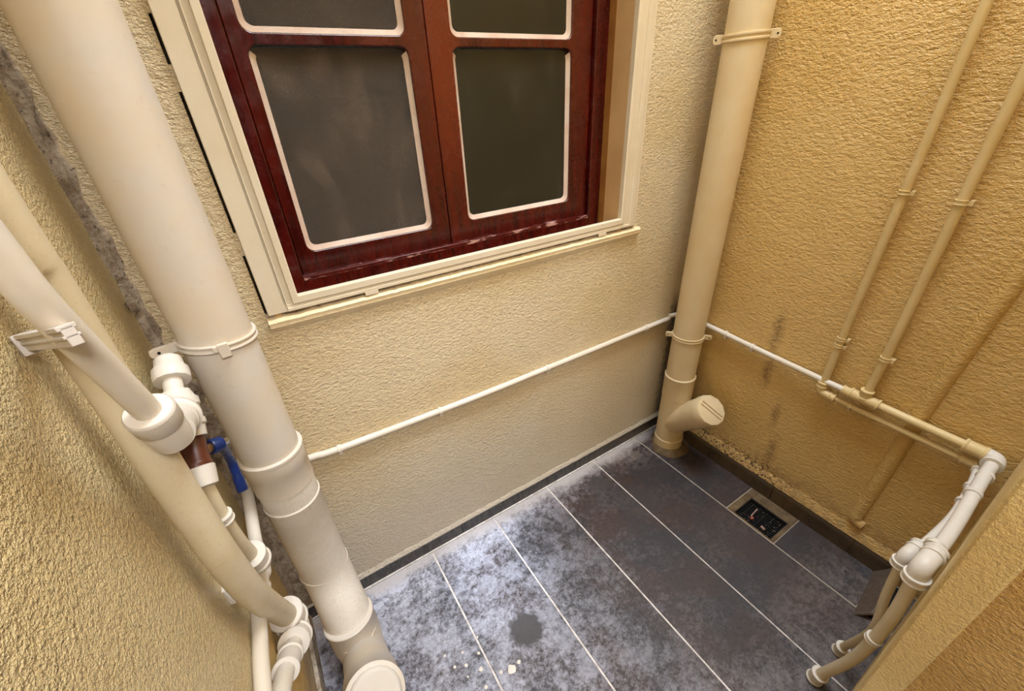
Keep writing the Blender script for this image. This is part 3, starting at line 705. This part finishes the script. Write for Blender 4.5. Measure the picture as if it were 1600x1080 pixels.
collar('elbow_collar', (.722, .0115, -.622), (.708, .0135, -.624), .0105, m_fit, lw, .0012)
tubeo('lower_elbow', round_corners([(.716, .0125, -.623), (.690, .0165, -.626), (.690, .0165, -.648)], .016, 6), .0102, m_fit, lw, 20)
collar('elbow_lip', (.690, .0165, -.640), (.690, .0160, -.652), .0112, m_fit, lw, .0012)
tubeo('drop_pipe', smooth_path([(.690, .016, -.645), (.690, .008, -.73), (.692, -.002, -.80), (.712, .000, -.87), (.744, .016, -.985)], 5), .0066, m_waste, lw, 20)
collar('floor_collar', (.7405, .0140, -.972), (.7455, .0170, -.999), .0105, m_fit, lw, .0012)
# third, painted-over pipe in the wall paint
tp = root_of('painted_pipe', (XR-.008, .125, -.89), 'yellow painted pipe half buried in the right wall, passing behind both level pipes', 'pipe')
xt = XR+.0050
tubeo('pipe', smooth_path([(xt, .127, -.893), (xt, .1225, -.728), (xt, .1185, -.552), (xt, .109, -.369), (xt, .1025, -.2645), (xt, .09, .1), (xt, .08, 1.1)], 4), .0150, m_right, tp, 28)
tubeo('floor_elbow', round_corners([(xt-.001, .127, -.878), (xt-.001, .126, -.899), (xt-.001, .108, -.902)], .01, 5), .0145, m_right, tp, 20)

# ------------------------------------------------------------------ left wall plumbing
# wide waste pipe close to the wall
p2 = root_of('waste_pipe', (-.145, .46, -.75), 'cream waste pipe lying against the left wall, the rear of the two wide pipes', 'pipe')
r2 = .0160; x2 = -.1455
tubeo('pipe', smooth_path([(-.136, .4065, 1.0), (-.136, .4065, .3), (-0.136, 0.4067, -0.0411), (-0.136, 0.4095, -0.0935), (-0.136, 0.4086, -0.187), (-0.136, 0.4053, -0.2805), (-0.136, 0.4053, -0.3553), (-0.136, 0.4063, -0.4114), (-0.1375, 0.4234, -0.5009), (-0.1399, 0.4603, -0.5935), (-0.144, 0.5115, -0.7), (-0.144, 0.517, -0.712)], 5), r2, m_waste, p2, 32)
collar('end_collar', (-.1443, .509, -.688), (-.1437, .5185, -.724), .0232, m_fit, p2, .002)
tubeo('elbow', round_corners([(-.1437, .518, -.715), (-.139, .5215, -.752), (-.1395, .494, -.731), (-.1415, .470, -.710)], .014, 5), .0165, m_fit, p2, 28)
collar('elbow_socket', (-.1395, .4870, -.724), (-.1420, .4640, -.7035), .0205, m_fit, p2, .0018)
tubeo('outlet', smooth_path([(-.1410, .472, -.712), (-.1435, .445, -.687), (-.146, .384, -.6376), (-.148, .335, -.608), (-.149, .29, -.59)], 5), .0118, m_white, p2, 24)
collar('outlet_coupling', (-.1430, .4340, -.6780), (-.1450, .3980, -.6490), .0155, m_fit, p2, .0016)
# bracket of the waste pipe
def bracket(parent, a, b, h, w_, mat, name='bracket', tip=None):
    """flat two-ribbed arm from wall point a to pipe point b; h height, w_ thickness"""
    A, B = Vector(a), Vector(b); D = (B-A).normalized(); Z = Vector((0, 0, 1)); Z = (Z-D*Z.dot(D)).normalized(); N = D.cross(Z)
    bm = bmesh.new(); L = (B-A).length
    def slab(u0, u1, z0, z1, n0, n1):
        vs = [bm.verts.new(T(A+D*u+Z*z+N*n)) for u in (u0, u1) for z, n in ((z0, n0), (z1, n0), (z1, n1), (z0, n1))]
        for f in ((0, 1, 2, 3), (4, 7, 6, 5), (0, 4, 5, 1), (1, 5, 6, 2), (2, 6, 7, 3), (3, 7, 4, 0)): bm.faces.new([vs[i] for i in f])
    slab(0, L, -h/2, h/2, -w_/2, w_/2); slab(.0, L, h/2-.002, h/2+.001, -w_/2-.0015, w_/2+.0015); slab(0, L, -.001, .001, -w_/2-.001, w_/2+.001); slab(-.002, .008, -h*.75, h*.62, -w_, w_)
    return put(name, bm, mat, parent, bevel=.0007)
bracket(p2, (-.163, .447, -.506), (-.132, .432, -.5010), .020, .012, m_fit)
# supply pipe in front of it
p1 = root_of('supply_pipe', (-.112, .34, -.26), 'white supply pipe slanting down the left wall, the front one, into the ribbed nut', 'pipe')
r1 = .0092
P1A = (-.112, .3329, -.1162); P1B = (-.112, .3455, -.1430); P1C = (-.112, .3571, -.1688); P1N = (-.112, .3709, -.1978); P1E = (-.112, .3880, -.2420)
tubeo('pipe', smooth_path([(-.112, .280, .45), (-.112, .290, .12), (-.112, .302, .005), (-.112, .3120, -.0561), (-.112, .3180, -.0823), P1A, P1B, P1C, P1N, (P1N[0], P1N[1]+.006, P1N[2]-.012)], 5), r1, m_white, p1, 32)
bracket(p1, (-.1605, .4040, -.1325), (-.101, .2990, -.1000), .0115, .006, m_clip, 'wall_bracket')
n0 = Vector(P1N)+Vector((0, -.001, .003)); n1 = Vector(P1E); dn = (n1-n0).normalized()
latheo('ribbed_nut', n0, n1, [(0, r1*1.02), (0, .0160), (.002, .0174), (.003, .0174), (.0185, .0170), (.0200, .0158)], m_fit, p1, 120, ribs=.02)
latheo('nut_cone', n0+dn*.014, n1, [(0, .0160), (.012, .0158), (.024, .0152), (.032, .014)], m_fit, p1, 40)
tubeo('elbow', round_corners([n0+dn*.02, n0+dn*.040, (-.128, .440, -.262)], .02, 6), .0150, m_fit, p1, 32)

# valve tree behind the nut
vt = root_of('valve', (-.135, .50, -.36), 'stop valve with brown threaded body and blue lever handle on the left wall', 'valve')
xv_ = -.135
latheo('top_nut', (xv_, .5615, -.268), (xv_, .5930, -.2475), [(0, .0120), (0, .0185), (.006, .0192), (.016, .0180), (.020, .0150), (.030, .0140), (.034, .010)], m_fit, vt, 12)
latheo('neck', (xv_, .525, -.285), (xv_, .572, -.262), [(0, .0098), (.052, .0098)], m_fit, vt, 24)
latheo('tee_body', (xv_, .5060, -.318), (xv_, .5430, -.272), [(0, .0175), (.012, .0185), (.014, .0205), (.020, .0205), (.022, .0190), (.036, .0190), (.038, .0208), (.046, .0208), (.048, .0185), (.058, .0150)], m_fit, vt, 36)
latheo('branch_ring', (xv_+.002, .500, -.280), (xv_+.004, .478, -.276), [(0, .022), (.004, .0235), (.010, .0235), (.012, .021), (.020, .0200)], m_fit, vt, 36)
tubeo('branch', [(xv_+.002, .512, -.285), (-.130, .470, -.274), (-.126, .438, -.262)], .0185, m_fit, vt, 32)
latheo('wall_stub', (-.150, .600, -.288), (-.128, .590, -.283), [(0, .010), (.004, .0125), (.018, .0125), (.022, .008)], m_fit, vt, 8)
latheo('threaded_body', (xv_, .4755, -.3440), (xv_, .5120, -.3160), [(0, .0138), (.004, .0142), (.006, .0152), (.008, .0152), (.010, .0140), (.030, .0140), (.046, .0145)], m_brown, vt, 24)
latheo('lower_collar', (xv_, .4640, -.3580), (xv_, .4790, -.3400), [(0, .0125), (.001, .0150), (.018, .0165), (.022, .0168), (.0235, .0145)], m_fit, vt, 36)
latheo('valve_stem', (xv_+.004, .500, -.335), (-.121, .520, -.3475), [(0, .0065), (.026, .0055)], m_brass, vt, 16)
hd = latheo('hub', (-.124, .5150, -.3440), (-.112, .5250, -.3500), [(0, .009), (.002, .0098), (.013, .0092), (.016, .006)], m_blue, vt, 20, label='blue vinyl hub')
latheo('hub_bolt', (-.1135, .5235, -.3485), (-.1075, .5300, -.3525), [(0, .0042), (.0085, .0040)], m_steel, hd, 6, label='bright steel bolt')
tubeo('lever', smooth_path([(-.119, .5230, -.3480), (-.118, .5380, -.3680), (-.119, .5450, -.3820), (-.120, .5500, -.4050), (-.1205, .5440, -.4250), (-.121, .5370, -.4430)], 5), [.0062]*5+[.0058]*5+[.0050]*5+[.0058]*5+[.0068]*6, m_blue, vt, 14, label='blue lever grip')
# thin down pipe from the valve
tubeo('down_pipe', smooth_path([(xv_, .4700, -.352), (xv_, .4645, -.378), (xv_, .4624, -.415), (xv_, .4690, -.4659), (xv_, .4850, -.515)], 5), .0092, m_waste, vt, 22)
collar('pipe_clip', (xv_, .4605, -.402), (xv_, .4605, -.412), .0118, m_fit, vt, .0008)
boxo('clip_foot', (-.163, .446, -.415), (-.134, .456, -.404), m_fit, vt, bevel=.0008)
collar('lower_nut', (xv_, .4800, -.503), (xv_, .4905, -.530), .0165, m_fit, vt, .0016)
tubeo('tee_elbow', round_corners([(xv_, .487, -.520), (xv_-.001, .499, -.549), (-.141, .522, -.549)], .014, 5), .0150, m_fit, vt, 26)
# the level white pipe along the left wall
lp = root_of('water_pipe', (-.145, .5, -.55), 'thin white water pipe low on the left wall passing behind the waste pipe', 'pipe')
tubeo('rear_pipe', smooth_path([(-.152, .688, -.554), (-.145, .672, -.5495), (-.1420, .6204, -.5500), (-.1415, .5749, -.5545), (-.1410, .535, -.562)], 5), .0088, m_white, lp, 22)
tubeo('front_pipe', smooth_path([(-0.1537, 0.5123, -0.5973), (-0.1542, 0.4573, -0.5886), (-0.1542, 0.4219, -0.5853), (-0.1537, 0.3839, -0.5777), (-0.1526, 0.344, -0.5716), (-0.1526, 0.2834, -0.5679), (-0.1526, 0.0545, -0.5646)], 5), .0092, m_white, lp, 22)
latheo('union_nut', (-.149, .535, -.594), (-.153, .4900, -.5950), [(0, .010), (.002, .0150), (.012, .0160), (.016, .0150), (.018, .0128), (.032, .0128), (.034, .0155), (.044, .0150), (.047, .010)], m_fit, lp, 32)
tubeo('union_body', [(-.141, .540, -.562), (-.150, .520, -.592)], .0110, m_fit, lp, 22)
